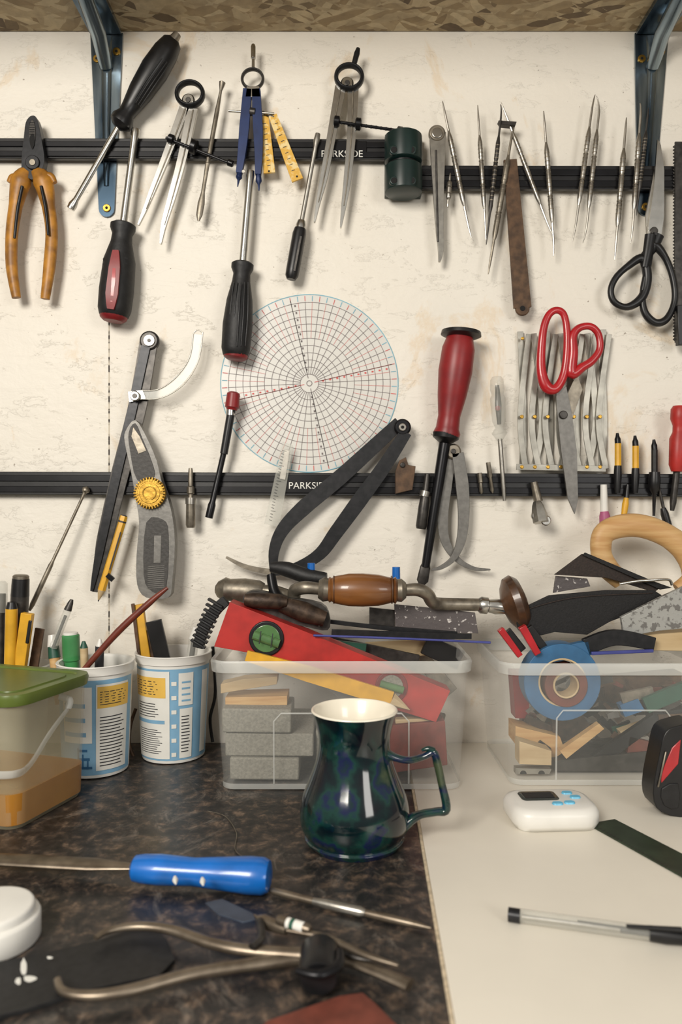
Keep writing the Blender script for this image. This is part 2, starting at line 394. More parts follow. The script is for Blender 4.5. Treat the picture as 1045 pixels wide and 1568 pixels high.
def ex(b):
    b.L((272,52),(262,66),[(0,6),(.8,8),(1,8)],'steel_worn',22)
    for j in range(-2,3):
        dx=3.5*j; b.T([(252+dx*1.1,92+dx*.8,33-abs(j)*2),(228+dx*1.2,126+dx*.9,35-abs(j)*2),(208+dx*1.0,158+dx*.8,29-abs(j)*1.6)],[.8,1.3,.8],'black_rubber')
handle_sd('screwdriver',(108,320),(180,196),(267,60),[(0,7),(.02,12),(.05,17),(.1,17),(.16,12),(.25,14),(.4,18),(.65,21),(.85,19),(.96,15),(1,8)],'black_plastic',4.2,ex,6.5)
def ex(b):
    b.R([(178,384,34),(176,410,36),(172,450,36),(170,474,34)],[9,17,19,10],'red_dark',t=2.6)
    b.R([(176,395,36.5),(174,430,38.5),(171,462,36.8)],[3,6,3],'red_plastic',t=1)
    b.L((174,484),(173,492),[(0,21),(.5,20),(1,15)],'red_dark',19)
    for i in range(10):
        y=396+i*8
        b.R([(190-i*.7,y,30),(197-i*.7,y+2,27)],3,'black_rubber',t=3.6); b.R([(164-i*.4,y,28),(159-i*.4,y+3,26)],3,'black_rubber',t=3)
handle_sd('screwdriver',(208,198),(189,342),(174,488),[(0,14),(.02,19),(.06,19),(.12,15),(.2,16),(.4,24),(.7,26),(.9,25),(.97,22),(1,17)],'black_rubber',5.5,ex,7)
def ex(b):
    b.L((361,543),(360,551),[(0,19),(.6,18),(1,13)],'red_dark',19)
    for j in range(-2,3): b.T([(369+j*5.5,432,33-abs(j)*1.6),(366+j*6.8,480,35.5-abs(j)*2),(363+j*6.3,530,34.5-abs(j)*2)],[.8,1.3,.8],'black_plastic')
handle_sd('screwdriver',(384,262),(372,402),(360,549),[(0,13),(.02,17),(.06,17),(.12,13),(.2,14),(.4,20),(.65,23),(.9,22),(.97,19),(1,13)],'black_rubber',5.8,ex,6.5)
b=B('small_screwdriver',0); b.L((487,205),(462,340),[(0,4),(.08,5),(.15,3.4),(1,3.6)],'steel',17); b.L((462,338),(460,352),[(0,6),(.5,8),(1,8)],'steel_bright',17)
b.L((460,350),(446,428),[(0,9),(.1,10.5),(.8,10.5),(.93,10),(1,7)],'black_plastic',18,seg=10); b.R([(461,362,25),(451,415,25)],[3,3],'steel_dark',t=.7); b.done()
def dividers(ring,rr,legs,rod,knob,pin=None):
    b=B('spring_dividers',.0003)
    b.E(ring[0],ring[1],rr,rr*.9,3.4,'gunmetal',20,flat=2.0)
    b.D(ring[0]-3,ring[1]+8,10,'steel_bright',15,7)
    b.D(ring[0]-3,ring[1]+8,4,'steel_dark',22,1)
    for l,w in legs:
        b.R(l,w,'steel_bright',15,4)
        b.T([(q[0],q[1],19) for q in l[:4]],[1.2,1.2,1,.8],'steel_worn')
    b.T(rod,2.2,'black_metal',21,smooth=False)
    n=14
    for i in range(n):
        t=(i+.5)/n; x=rod[0][0]+(rod[1][0]-rod[0][0])*t; y=rod[0][1]+(rod[1][1]-rod[0][1])*t
        b.E(x,y,2.2,2.2,.7,'gunmetal',21,flat=1,n=12)
    a=Vector(rod[1])-Vector(rod[0]); a.normalize()
    for kx,ky,r in knob: b.L((kx-a.x*5,ky-a.y*5),(kx+a.x*5,ky+a.y*5),[(0,r*.7),(.15,r),(.85,r),(1,r*.7)],'black_metal',21,seg=14)
    if pin: b.L(pin[0],pin[1],[(0,3),(.3,4.5),(1,4)],'gunmetal',20)
    b.done()
dividers((291,144),20,[([(284,166),(262,225),(240,280),(224,320),(213,346)],[15,13,10,6,2]),([(296,168),(281,240),(265,300),(252,345),(247,375)],[17,14,12,8,2])],[(254,211),(357,252)],[(262,213,7),(297,225,11),(353,250,5)])
dividers((535,118),20,[([(522,135),(510,200),(497,270),(488,310),(482,342)],[17,14,12,7,2]),([(541,138),(539,200),(533,270),(527,315),(522,350)],[17,14,12,8,2])],[(512,186),(618,201)],[(516,186,8),(549,190,9),(613,200,6)],[(549,74),(542,100)])
b=B('drawing_compass',.0003)
b.L((388,68),(388,104),[(0,2.5),(.1,3.8),(.6,3.8),(.62,2.4),(1,2.6)],'steel_bright',18)
b.E(387,121,16,15,2.2,'steel_dark',18,flat=2); b.Z([(378,132),(397,132),(399,148),(376,148)],'steel_bright',15,7)
b.R([(380,140),(375,200),(371,240),(367,268)],[13,15,12,9],'blue_paint',16,6); b.R([(393,140),(396,200),(397,240),(396,270)],[13,15,12,9],'blue_paint',16,6)
b.L((367,266),(364,286),[(0,4),(.3,5),(.5,2),(1,.8)],'blue_paint',19); b.L((396,268),(397,292),[(0,4),(.4,5),(.6,2),(1,.8)],'blue_paint',19)
b.T([(350,170),(420,174)],1.8,'steel',20,smooth=False); b.L((383,171),(391,172),[(0,6),(1,6)],'steel_dark',20); b.D(373,262,3,'steel',22,1); b.done()
b=B('folding_rule_piece',.0003)
b.R([(405,178),(413,266)],[13,18],'yellow_worn',14,2.5); b.R([(418,178),(456,277)],[13,18],'yellow_worn',17,2.5); b.T([(402,172),(420,180)],2.5,'steel_dark',18,smooth=False)
for i in range(9):
    b.R([(403+i*.8,190+i*8,),(408+i*.8,189+i*8)],1,'ink',16.4,.3); b.R([(421+i*3.2,190+i*9),(426+i*3.2,188+i*9)],1,'ink',19.4,.3)
b.D(455,270,1.6,'black_hole',19.4,.3); b.D(412,262,1.6,'black_hole',16.4,.3); b.done()
def pick(a,b_,hook0=(0,0),hook1=(0,0),r=4,mt='steel',o=17):
    b=B('dental_pick',0)
    ax,ay=a;bx,by=b_; P=lambda t:(ax+(bx-ax)*t,ay+(by-ay)*t)
    b.L(P(.22),P(.78),[(0,r*.45),(.06,r*.8),(.1,r),(.3,r),(.33,r*.75),(.37,r),(.63,r),(.67,r*.75),(.7,r),(.9,r),(.95,r*.8),(1,r*.45)],mt,o,seg=10)
    for i in range(14):   # knurl grooves
        t=.29+.42*i/14; p=P(t); q=P(t+.007); b.L(p,q,[(0,r*1.04),(1,r*1.04)],'steel_worn',o,seg=10)
    h0=P(.0);h1=P(1)
    b.T([P(.22),P(.1),(P(.03)[0]+hook0[0]*.4,P(.03)[1]+hook0[1]*.4),(h0[0]+hook0[0],h0[1]+hook0[1])],[r*.5,r*.45,r*.3,r*.15],mt,o,seg=8)
    b.T([P(.78),P(.9),(P(.97)[0]+hook1[0]*.4,P(.97)[1]+hook1[1]*.4),(h1[0]+hook1[0],h1[1]+hook1[1])],[r*.5,r*.45,r*.3,r*.15],mt,o,seg=8)
    b.done()
b=B('clay_scraper',0); b.L((341,124),(318,250),[(0,1),(.02,5),(.06,4),(.12,2),(.3,3),(.35,3.5),(1,3.5)],'steel_worn',17)
b.L((318,250),(304,338),[(0,3.5),(.3,3),(.5,3),(.7,5.5),(.9,5),(1,2)],'steel_worn',17,flat=.5); b.done()
pick((678,155),(721,362),(0,0),(2,3)); pick((732,163),(745,365),(0,-2),(0,3),3.6); pick((768,157),(845,358),(0,0),(3,3),3.6)
pick((788,187),(748,420),(2,0),(0,0),4.4,'steel_worn'); pick((770,160),(745,375),(-3,0),(0,0),3.4,'steel_dark',22); pick((833,170),(850,390),(0,0),(-2,2),4)
pick((910,147),(880,362),(2,-2),(-3,8),3.8); pick((920,152),(897,366),(-6,-5),(-4,6),3.8); pick((960,180),(942,396),(0,0),(0,2),4.2); pick((983,158),(968,368),(-2,0),(-2,4),4)
pick((994,165),(975,330),(0,0),(0,0),3.5,'steel_dark'); pick((690,265),(686,318),(0,0),(0,0),4,'steel')
b=B('steel_clamp_arm',.0003); b.D(670,203,13,'steel_worn',14,5); b.D(670,203,8,'steel_bright',19,1)
b.R([(670,205),(671,280),(673,350),(675,382),(673,402)],[26,18,12,9,3],'steel',14,4); b.T([(668,230),(671,370)],1.6,'steel_dark',18.5); b.done()
b=B('rusty_steel_strip',.0004); b.R([(781,246),(800,472)],[20,27],'rust',13.5,3); b.D(801,472,11,'rust',13.7,2.7); b.D(801,472,4,'black_hole',16.5,.3)
b.done()
b=B('steel_clip',.0004); b.Z([(764,184),(792,186),(790,192),(768,190)],'steel_dark',13,8); b.done()
# cylindrical rack clip
b=B('screwdriver_rack_clip',.0006)
b.Z([(590,206),(646,208),(646,298),(590,297)],'rack_green',0,12)
for y0 in (207,254):
    b.L((618,y0),(618,y0+44),[(0,24),(.06,28.5),(.3,29),(.7,29),(.94,28.5),(1,24)],'rack_green',20,seg=36)
    for x in (604,631):
        b.D(x,y0+22,7.5,'rack_green',33,5.0); b.D(x,y0+22,5,'black_hole',37,1.3)
b.L((618,250),(618,256),[(0,22),(1,22)],'black_plastic',20,seg=30); b.done()
b=B('scissors',.0003)
b.Z([(1008,213),(1013,222),(1018,260),(1018,330),(1014,358),(1006,372),(994,366),(994,345),(1002,290)],'steel_bright',15,3); b.Z([(1012,218),(1001,270),(990,330),(992,362),(1012,362)],'steel',12,3)
b.D(1003,353,6,'steel_dark',18,2)
b.T([(1008,360),(1000,378),(984,398)],[10,9,7],'black_plastic',18,flat=.7); b.T([(997,360),(993,385),(988,410)],[9,8,6],'black_plastic',20,flat=.7)
b.T([(984,396),(992,425),(984,455),(962,470),(942,463),(936,445),(944,425),(962,408)],[7,7,7,5,5,5,5,7],'black_plastic',18,closed=True,flat=.9)
b.T([(1000,376),(1018,392),(1031,425),(1034,460),(1022,488),(1004,494),(988,478),(985,450),(992,412)],[8,5,5,5,6,6,5,5,6],'black_plastic',18,closed=True,flat=.9)
b.done()
b=B('hacksaw_blade',.0003); b.R([(1041,218),(1041,525)],[15,15],'steel_dark',13.5,2)
for i in range(60): b.Z([(1034,222+i*5),(1031,224.5+i*5),(1034,227+i*5)],'steel_dark',14,1)
b.done()
b=B('pen_knife',.0006); b.R([(1040,470),(1043,530)],[14,16],'black_plastic',15.5,8); b.done()
# ============ polar chart
b=B('polar_protractor_chart',0)
cx,cy=474,587
b.D(cx,cy,136,'chart_film',.2,.5,72)
def arcl(r,w,m,a0=0,a1=360,o=.9,n=90):
    vs=[];fs=[]
    n=max(2,int(n*(a1-a0)/360))
    for i in range(n+1):
        a=math.radians(a0+(a1-a0)*i/n)
        for q in (r-w/2,r+w/2): vs.append(Wp(cx+q*math.cos(a),cy+q*math.sin(a),o))
    for i in range(n): fs.append([2*i,2*i+1,2*i+3,2*i+2])
    b.add(vs,fs,m)
def spoke(a,r0,r1,w,m,o=.95):
    a=math.radians(a); c,s=math.cos(a),math.sin(a)
    b.add([Wp(cx+r*c-q*s,cy+r*s+q*c,o) for r,q in ((r0,-w/2),(r1,-w/2),(r1,w/2),(r0,w/2))],[[0,1,2,3]],m)
for i in range(11): arcl(14+i*11,.75,'line_grey')
arcl(136,1.2,'line_blue',n=120); arcl(4,1,'line_grey')
for i in range(36): spoke(i*10-13,14,125,.7,'line_grey')
for i in range(36): spoke(i*10-8,69,125,.5,'line_red')
for i in range(72): spoke(i*5-13,126,134,1.1,'line_blue' if i%2 else 'line_red')
for q in range(4): 
    spoke(q*90-13,8,130,1.0,'line_red' if q%2==0 else 'line_grey')
    for i in range(10): spoke(q*90-10.5,20+i*11,23+i*11,2.4,'line_red' if q%2==0 else 'line_grey')
b.done()
# ============ lower wall tools
b=B('bevel_gauge',.0004)
b.D(228,521,15,'steel_dark',13,6); b.D(228,521,9,'steel',19,1.5); b.D(228,521,3,'steel_dark',20.5,.6)
b.R([(229,521),(212,620),(185,725),(160,830),(146,906)],[27,28,27,23,8],'steel_dark',14,3)
b.R([(224,530),(200,640),(176,740),(152,850),(141,905)],[14,14,14,12,4],'gunmetal',17,2)
b.R([(213,605,20),(245,603,20),(275,583,20),(297,550,20),(303,512,20)],[14,14,14,14,14],'clear_tint',t=1); b.T([(213,611),(248,609),(282,588),(304,552),(311,508)],.9,'steel',21.5); b.T([(213,598),(243,596),(270,577),(290,548),(296,511)],.9,'steel',21.5)
b.T([(296,511),(303,505),(311,510)],.9,'steel',21.5)
b.Z([(196,600),(218,597),(223,610),(198,616)],'steel_bright',19,3); b.D(206,606,8,'steel_bright',21,5); b.D(206,606,4,'steel_dark',26,.6); b.done()
b=B('utility_knife',.0012)
b.Z([(207,643),(192,660),(191,678),(200,720),(207,760),(213,800),(209,850),(210,895),(224,915),(258,915),(264,890),(268,830),(262,780),(247,735),(240,705),(224,668)],'knife_body',20,12,3)
b.Z([(207,648),(197,662),(199,690),(210,735),(236,730),(232,706),(218,672)],'knife_grey',31.6,1.2,3)
b.Z([(204,654),(201,668),(212,695),(224,690),(214,668)],'steel_worn',32.5,.8,0)
b.Z([(224,800),(220,880),(232,905),(254,902),(258,820),(250,796)],'knife_grey',31.8,.9,3)
b.Z([(236,820),(235,862),(246,862),(247,820)],'knife_body',32.5,.6)
for i in range(12): b.R([(226,868+i*3),(252,866+i*3)],1.1,'knife_body',32.6,.4)
b.D(229,755,24,'gold',31,7,40); b.D(229,755,16,'gold',38,.8); b.E(229,755,10,10,1,'gold',38.8)
for i in range(32):
    a=i*math.pi/16; b.R([(229+18*math.cos(a),755+18*math.sin(a)),(229+24.6*math.cos(a),755+24.6*math.sin(a))],1.8,'gold',37.6,1)
b.done()
def pencil(name,a,b_,r,m,o=18,o2=None,tipm='wood_pale'):
    b=B(name,0); A=Vector(a);Bb=Vector(b_); 
    o2=o if o2 is None else o2
    T=A+(Bb-A)*.86; om=o+(o2-o)*.86
    b.L(a,(T.x,T.y),[(0,r*.9),(.02,r),(1,r)],m,o,om,seg=6); b.L((T.x,T.y),b_,[(0,r),(.8,r*.25)],tipm,om,o2,seg=12); b.L((A.x+(Bb.x-A.x)*.965,A.y+(Bb.y-A.y)*.965),b_,[(0,r*.28),(1,.1)],'ink',o2,o2,seg=8); return b
p=pencil('pencil',(190,790),(150,922),6,'yellow_paint',24); p.L((190,789),(187,800),[(0,5),(1,6.3)],'ink',24,seg=6); p.R([(185,815,28),(168,872,28)],2,'ink',t=.6); p.R([(165,880,27),(174,888,27)],7,'black_metal',t=3); p.done()
b=B('scriber_rod',0); b.L((134,745),(45,935),[(0,1),(.01,4),(.02,6),(.035,6),(.05,3),(.1,2.2),(.6,2.4),(.64,3.6),(.95,3.8),(1,2)],'steel_worn',18,30); b.done()
b=B('hex_bit_driver',0); b.L((292,717),(292,808),[(0,3),(.1,4),(.3,4),(.32,6),(.42,6),(.44,4),(.55,4),(.58,7),(.95,7.5),(1,6)],'steel_worn',18,seg=12); b.L((292,762),(292,772),[(0,8),(1,8)],'steel',18); b.done()
b=B('nut_driver',0); b.L((358,600),(355,628),[(0,6),(.1,10),(.85,11),(.9,9),(1,8)],'red_dark',20); b.L((355,626),(343,695),[(0,6.5),(1,6)],'black_plastic',20); b.L((343,693),(320,793),[(0,4.5),(.75,4.5),(.8,6),(1,6)],'black_metal',19); b.L((354,622),(353,636),[(0,7),(1,7)],'steel_bright',20); b.done()
b=B('clear_ruler',.0003); b.Z([(433,676),(449,682),(428,808),(405,802)],'clear_tint',14,2)
b.Z([(436,688),(444,690),(437,735),(428,733)],'steel',16,.4)
for i in range(24): b.R([(430-i*.85+2,690+i*4.6),(434-i*.85+2+(3 if i%5==0 else 0),691+i*4.6)],.8,'ink',16.2,.3)
b.done()
b=B('outside_calipers',.0006)
b.D(617,654,13,'black_metal',13.4,9); b.D(617,654,6,'steel',22.4,2); b.D(617,654,2.5,'black_hole',24.4,.4)
b.R([(612,648),(575,682),(520,732),(465,778),(433,812),(420,845),(420,880)],[20,22,24,24,20,16,10],'gunmetal',13.5,4)
b.R([(622,662),(588,715),(548,770),(515,815),(490,848),(455,868),(415,877)],[18,22,24,22,19,15,10],'gunmetal',18,4)
b.R([(417,876),(378,868),(347,853)],[9,7,3],'steel_worn',18,4)
b.done()
b=B('black_grip_tongs',0); b.T([(415,868,45),(440,872,48),(470,882,52),(500,886,55)],[8,12,12,9],'black_rubber'); b.done()
b=B('red_handle_file',0)
b.L((707,507),(706,518),[(0,10),(.1,30),(.6,31),(.9,24),(1,15)],'black_plastic',26,seg=32)
b.L((705,516),(684,668),[(0,20),(.05,22),(.12,25),(.35,26),(.6,22),(.8,17),(.92,18),(.97,21),(1,20)],'red_dark',26,22,seg=28)
b.L((684,664),(682,678),[(0,21),(.5,20),(1,10)],'black_plastic',22,seg=28)
b.L((682,676),(652,868),[(0,9),(.3,8.5),(1,6.5)],'black_metal',20,seg=12); b.L((653,862),(646,896),[(0,6),(.2,8),(.8,9),(1,4)],'steel_dark',19,flat=.3); b.done()
b=B('inside_calipers',.0004); b.D(695,691,12,'steel_worn',14,7); b.D(695,691,4,'steel_dark',21,1.5)
b.R([(690,694),(682,745),(678,790),(682,828),(700,856),(725,870),(751,872)],[18,20,17,14,9,6,2],'knife_body',14,3)
b.R([(701,694),(708,745),(710,790),(706,828),(694,855),(675,869),(660,872)],[18,20,17,14,9,6,2],'knife_body',18,3); b.done()
b=B('clear_tester_screwdriver',0)
b.L((761,577),(766,675),[(0,7),(.05,10),(.2,11),(.28,9),(.34,12),(.7,10),(.8,6),(.88,12),(1,4)],'clear_tint',19); b.L((762,590),(765,650),[(0,3),(.5,5),(1,3)],'steel_dark',19); b.D(763,625,4,'red_dark',24,1)
b.L((766,672),(773,767),[(0,3.5),(.8,3.5),(1,2.5)],'steel',18); b.done()
b=B('lattice_spacing_gauge',.0002)
for i in range(7):
    x=797+i*20.5; 
    b.R([(x,508+ (i%2)*3),(x+(13 if i%2 else 5),640),(x+ (0 if i%2 else 3),718)],[9,10,10],'aluminium',3+(i%2)*2.2,1.6)
    b.R([(x+13,512),(x-3 if i else x,640),(x+8,718)],[8,9,9],'aluminium',7.5+(i%2)*2,1.6)
b.R([(924,505),(925,560),(920,640),(922,722)],[9,9,9,9],'aluminium',4,1.6); b.R([(791,715),(928,718)],9,'aluminium',12,1.6)
for i in range(7):
    for y in (638,715): b.D(800+i*20,y,3,'gold',12.5,1.8)
b.D(801,518,2.5,'gold',10,2); b.done()
b=B('red_handle_scissors',.0004)
b.Z([(852,596),(868,592),(876,630),(884,690),(886,765),(881,787),(870,762),(860,690),(854,630)],'knife_body',19,3); b.Z([(884,572),(893,596),(880,632),(872,660),(858,650),(860,625),(872,598)],'steel_worn',16,3); b.Z([(866,640),(876,640),(880,720),(878,770),(868,740),(862,680)],'steel_dark',16,3)
b.D(864,635,6.5,'steel_dark',22,2.5)
b.T([(836,590),(829,560),(832,510),(840,484),(852,475),(864,482),(869,510),(868,550),(862,580),(850,596)],[9,7,6,5.5,5.5,5.5,6,6.5,7,9],'red_plastic',25,closed=True,flat=.8)
b.T([(876,572),(878,540),(878,515),(888,502),(905,500),(917,512),(919,535),(908,552),(893,562)],[9,8,6.5,5.5,5.5,5.5,6,6.5,8],'red_plastic',25,closed=True,flat=.8)
b.done()
b=B('socket_adapter',0); b.L((818,738),(825,768),[(0,5),(.5,6),(1,7)],'steel_worn',19); b.L((823,768),(829,800),[(0,6),(.2,9),(.6,12),(1,12)],'steel',24,30,seg=6); b.D(837,797,8,'steel_bright',26,4); b.D(822,790,7,'steel',26,4); b.done()
b=B('drill_bit_holder',.0004); b.Z([(612,705),(622,700),(626,712),(637,714),(632,750),(606,756),(606,722)],'rust',13,7); b.D(617,712,4,'steel_dark',20,2); b.done()
b=B('nut_driver_bit',0); b.L((655,726),(645,810),[(0,4),(.3,5),(.4,6.5),(.6,8),(.95,8.5),(1,7)],'steel_dark',19); b.L((652,752),(650,760),[(0,8),(1,8)],'steel',19); b.done()
for (x0,y0,x1,y1) in ((735,724,738,756),(748,708,755,755)):
    b=B('screwdriver_bit',0); b.L((x0,y0),(x1,y1),[(0,3.5),(.45,4),(.5,2.5),(.9,3),(1,1)],'steel_worn',16,seg=6); b.done()
for (x,y0,y1,m1) in ((946,663,755,'yellow_paint'),(973,667,755,'yellow_paint'),(1002,673,790,'black_plastic')):
    b=B('glass_cutter' if m1!='yellow_paint' else 'needle_file',0)
    b.L((x,y0),(x+1,y0+18),[(0,2),(.3,3),(.5,4.5),(1,4.5)],'black_metal',18); b.L((x+1,y0+16),(x+1,y0+52),[(0,5),(1,5)],m1 if m1=='yellow_paint' else 'black_rubber',18,seg=8); b.L((x+1,y0+50),(x,y1),[(0,5.5),(.3,6),(.8,5),(1,4)] if m1=='yellow_paint' else [(0,8),(.2,9),(.4,8),(.5,3),(1,2)],'black_plastic',18); b.done()
b=B('craft_knife',0); b.L((925,742),(926,784),[(0,5),(1,6)],'white_plastic',17,seg=12); b.L((926,783),(928,806),[(0,6),(.3,8),(1,9)],'pink',17); b.done()
b=B('yellow_pin_tool',0); b.L((960,760),(955,798),[(0,3),(.3,5),(1,4)],'yellow_paint',16); b.L((962,742),(960,762),[(0,3),(1,4)],'black_plastic',16); b.done()
b=B('black_pin_tool',0); b.L((1008,738),(1017,780),[(0,2),(1,2.5)],'steel_dark',15); b.L((1016,778),(1024,806),[(0,4),(.3,6),(1,6)],'black_plastic',15); b.done()
b=B('red_screwdriver',0); b.L((1042,622),(1037,722),[(0,10),(.05,13),(.2,13),(.3,9),(.4,9),(.5,13),(.9,12),(1,8)],'red_level',22); b.L((1037,722),(1030,782),[(0,5),(.8,5),(1,3)],'steel_dark',18); b.done()
# ================= BENCH OBJECTS
cm=Wp(543,1288,D-563.8); mx,my=cm.x,cm.y
b=B('ceramic_mug',0,60)
prof=[(0,35),(1.5,36),(4,37.5),(5.2,36.2),(7,37.2),(12,39.8),(19,41),(27,40.6),(36,38.2),(46,34.2),(56,30.4),(65,27.9),(73,26.9),(80,27.2),(88,29),(94,31),(98,32.5)]
seg=56
def ringz(r,z): return [Vector((mx+r/1000*math.cos(a),my+r/1000*math.sin(a),TZ+z/1000)) for a in [2*math.pi*i/seg for i in range(seg)]]
pr=crom([(0,q[1],q[0]) for q in prof],3)
b.rings([ringz(v.y,v.z+.2) for v in pr],'mug_glaze',cap=False)
b.add(ringz(35,.2),[list(range(seg))],'mug_glaze')
b.rings([ringz(32.5,98.2),ringz(32.3,99.2),ringz(31.4,99.6),ringz(30.6,99.2),ringz(30,98)]+[ringz(v.y-2.6,max(4,v.z)) for v in pr[::-1][3:]],'ceramic_white',cap=False)
b.add(ringz(32,4),[list(range(seg))],'ceramic_white')
om=D-563.8
hp=[(590,1152),(606,1160),(628,1164),(650,1158),(664,1152),(670,1168),(677,1200),(684,1238),(668,1243),(645,1247),(628,1256),(612,1270)]
b.T([(x,y,om+8) for x,y in hp],[8,6,5,5,6,6.5,6,7,6,6,8,11],'mug_glaze',n=5,flat=1.35)
b.T([(664,1150,om+8),(656,1146,om+8),(646,1149,om+8)],[6,4,2],'mug_glaze',flat=1.3); b.done()
# ---- tubs
def patch(b,cx,cy,rf,z0,z1,a0,a1,m,off=.0004,n=12):
    vs=[];fs=[]
    for i in range(n+1):
        a=math.radians(a0+(a1-a0)*i/n)
        for z in (z0,z1):
            r=rf(z)+off; vs.append((cx+r*math.sin(a),cy-r*math.cos(a),TZ+z))
    for i in range(n): fs.append([2*i,2*i+2,2*i+3,2*i+1])
    b.add(vs,fs,m)
def cup(pxc,oc,r0,r1,h,lab):
    cx=(pxc-522.5)*k(oc); cy=-oc/1000
    b=B('yogurt_tub',0,50); rf=lambda z:r0+(r1-r0)*z/h
    def rz(r,z): return [Vector((cx+r*math.cos(a),cy+r*math.sin(a),TZ+z)) for a in [2*math.pi*i/48 for i in range(48)]]
    b.rings([rz(r0-.003,.0003),rz(r0-.0005,.001),rz(r0,.003),rz(rf(h-.009),h-.009),rz(r1+.0012,h-.0085),rz(r1+.0014,h-.002),rz(r1+.0022,h-.0008),rz(r1+.0016,h),rz(r1-.0008,h-.0005),rz(r1-.002,h-.004),rz(rf(.01)-.0012,.004)],'white_plastic')
    for l in lab: patch(b,cx,cy,rf,*l)
    b.done(); return cx,cy
def lines(a0,a1,z0,z1,n,m='ink'):
    out=[]
    for i in range(n):
        z=z0+(z1-z0)*i/n; out.append((z,z+(z1-z0)/n*.3,a0,a0+(a1-a0)*random.uniform(.75,1),m,.0011,4))
    return out
lab2=[(.004,.094,-88,88,'label_blue',.0004),(.006,.092,-64,6,'white_paper',.0008),(.066,.086,-66,0,'label_yellow',.001),(.0405,.044,-62,-2,'label_blue',.001),
      (.006,.055,22,44,'white_paper',.0008),(.008,.090,62,78,'white_paper',.0008),(.058,.090,20,44,'white_paper',.0008)]+lines(-58,-8,.069,.084,6)+lines(-56,-6,.047,.062,6)+lines(-54,-6,.011,.036,12)+lines(25,41,.012,.050,12)+lines(25,41,.062,.086,4,'label_blue')
for i in range(6): lab2.append((.008+i*.014,.012+i*.014,9,17,'white_paper',.0008))
c2x,c2y=cup(266,40,.0315,.0365,.106,lab2)
lab1=[(.004,.092,-88,88,'label_blue',.0004),(.008,.088,18,74,'white_paper',.0008),(.066,.086,20,75,'label_yellow',.001),(.034,.086,-40,12,'white_paper',.0008)]+lines(24,68,.012,.060,16)+lines(24,70,.069,.083,6)+lines(-36,6,.04,.08,3,'label_blue')
for i in range(3): lab1.append((.01+i*.008,.0125+i*.008,-12,12-i*4,'blue_tape',.0008)); lab1.append((.01,.03-i*.006,-12+i*8,-10+i*8,'blue_tape',.0009))
c1x,c1y=cup(147,82,.0305,.0345,.1045,lab1)
def pen(name,a,b_,r,o,o2,parts):
    b=B(name,0); A=Vector(a);Bv=Vector(b_)
    for t0,t1,pr,m in parts:
        p=A+(Bv-A)*t0;q=A+(Bv-A)*t1; b.L(p,q,[(t,x*r) for t,x in pr],m,o+(o2-o)*t0,o+(o2-o)*t1,seg=14)
    b.done()
pot=B('pen_pot',0); pcx=(20-522.5)*k(45); 
def rzp(r,z): return [Vector((pcx+r*math.cos(a),-.045+r*math.sin(a),TZ+z)) for a in [2*math.pi*i/32 for i in range(32)]]
pot.rings([rzp(.030,.0003),rzp(.036,.091),rzp(.0375,.092),rzp(.0355,.093),rzp(.029,.004)],'clear_rim'); pot.done()
pen('marker_pen',(32,880),(22,1085),12,50,48,[(0,.1,[(0,.8),(.1,1),(1,1)],'steel_worn'),(.03,.16,[(0,1.05),(1,1.12)],'black_plastic'),(.16,.6,[(0,1.1),(1,1.1)],'steel_dark'),(.6,1,[(0,1.1),(1,1)],'yellow_paint')])
pen('highlighter_pen',(18,922),(14,1085),9,66,62,[(0,.06,[(0,.7),(1,1)],'black_plastic'),(.06,.9,[(0,1),(1,1)],'yellow_paint')])
pen('ballpoint_pen',(2,890),(2,1080),9,34,34,[(0,.25,[(0,.6),(.08,1),(1,1)],'clear_tint'),(.1,.9,[(0,.7),(1,.7)],'steel_dark')])
b=B('retractable_knife',.0006); b.R([(45,938,60),(26,1075,55)],[17,17],'yellow_paint',t=8); b.R([(47,950,68),(42,985,67)],[5,5],'black_plastic',t=2); b.done()
b=B('wood_ruler_offcut',.0004); b.R([(62,962,48),(44,1075,45)],[14,14],'rust',t=3); b.done()
pen('ballpoint_pen',(110,918),(78,1000),6,70,72,[(0,.2,[(0,.4),(.3,.7),(1,1)],'steel_dark'),(.2,.9,[(0,1),(1,1)],'clear_tint'),(.3,.9,[(0,.4),(1,.4)],'ink')])
b=B('green_marker_pen',0); b.L((108,970),(112,1070),[(0,10),(.03,13),(.4,13),(.42,11),(1,10)],'green_marker',78,76); b.L((108,968),(108,976),[(0,11),(1,11.5)],'white_plastic',78); b.done()
pen('crayon',(128,982),(132,1080),6,84,80,[(0,.1,[(0,.4),(1,1)],'teal_green'),(.1,1,[(0,1),(1,1)],'wood_pale')])
pen('marker_pen',(153,978),(150,1090),6,84,82,[(0,.1,[(0,.3),(.5,.6),(1,1)],'white_plastic'),(.1,.9,[(0,1.1),(1,1.2)],'ink')])
pen('paint_brush',(80,972),(92,1090),9,60,70,[(0,.15,[(0,.7),(1,1)],'white_plastic'),(.15,.3,[(0,.9),(1,1)],'teal_green'),(.3,.9,[(0,.9),(1,.7)],'wood_light')])
b=B('brown_modelling_stick',0); b.T([(257,900,95),(230,922,96),(180,968,98),(122,1033,100)],[2.5,5,5.5,4],'brown_stick'); b.done()
b=B('carpenter_pencil',.0005); b.R([(212,925,35),(232,1060,40)],[17,17],'yellow_paint',t=7); b.R([(204,924,42),(214,1005,44)],[5,5],'wood_dark',t=3); b.done()
b=B('spatula_black',.0005); b.R([(236,950,45),(262,1060,42)],[24,24],'black_plastic',t=4); b.R([(225,965,38),(245,1060,40)],[14,14],'rust',t=3); b.done()
pen('ballpoint_pen',(300,960),(283,1080),8,50,45,[(0,.15,[(0,.5),(1,1)],'white_plastic'),(.15,1,[(0,1),(1,1)],'clear_tint'),(.15,1,[(0,.5),(1,.5)],'ink')])
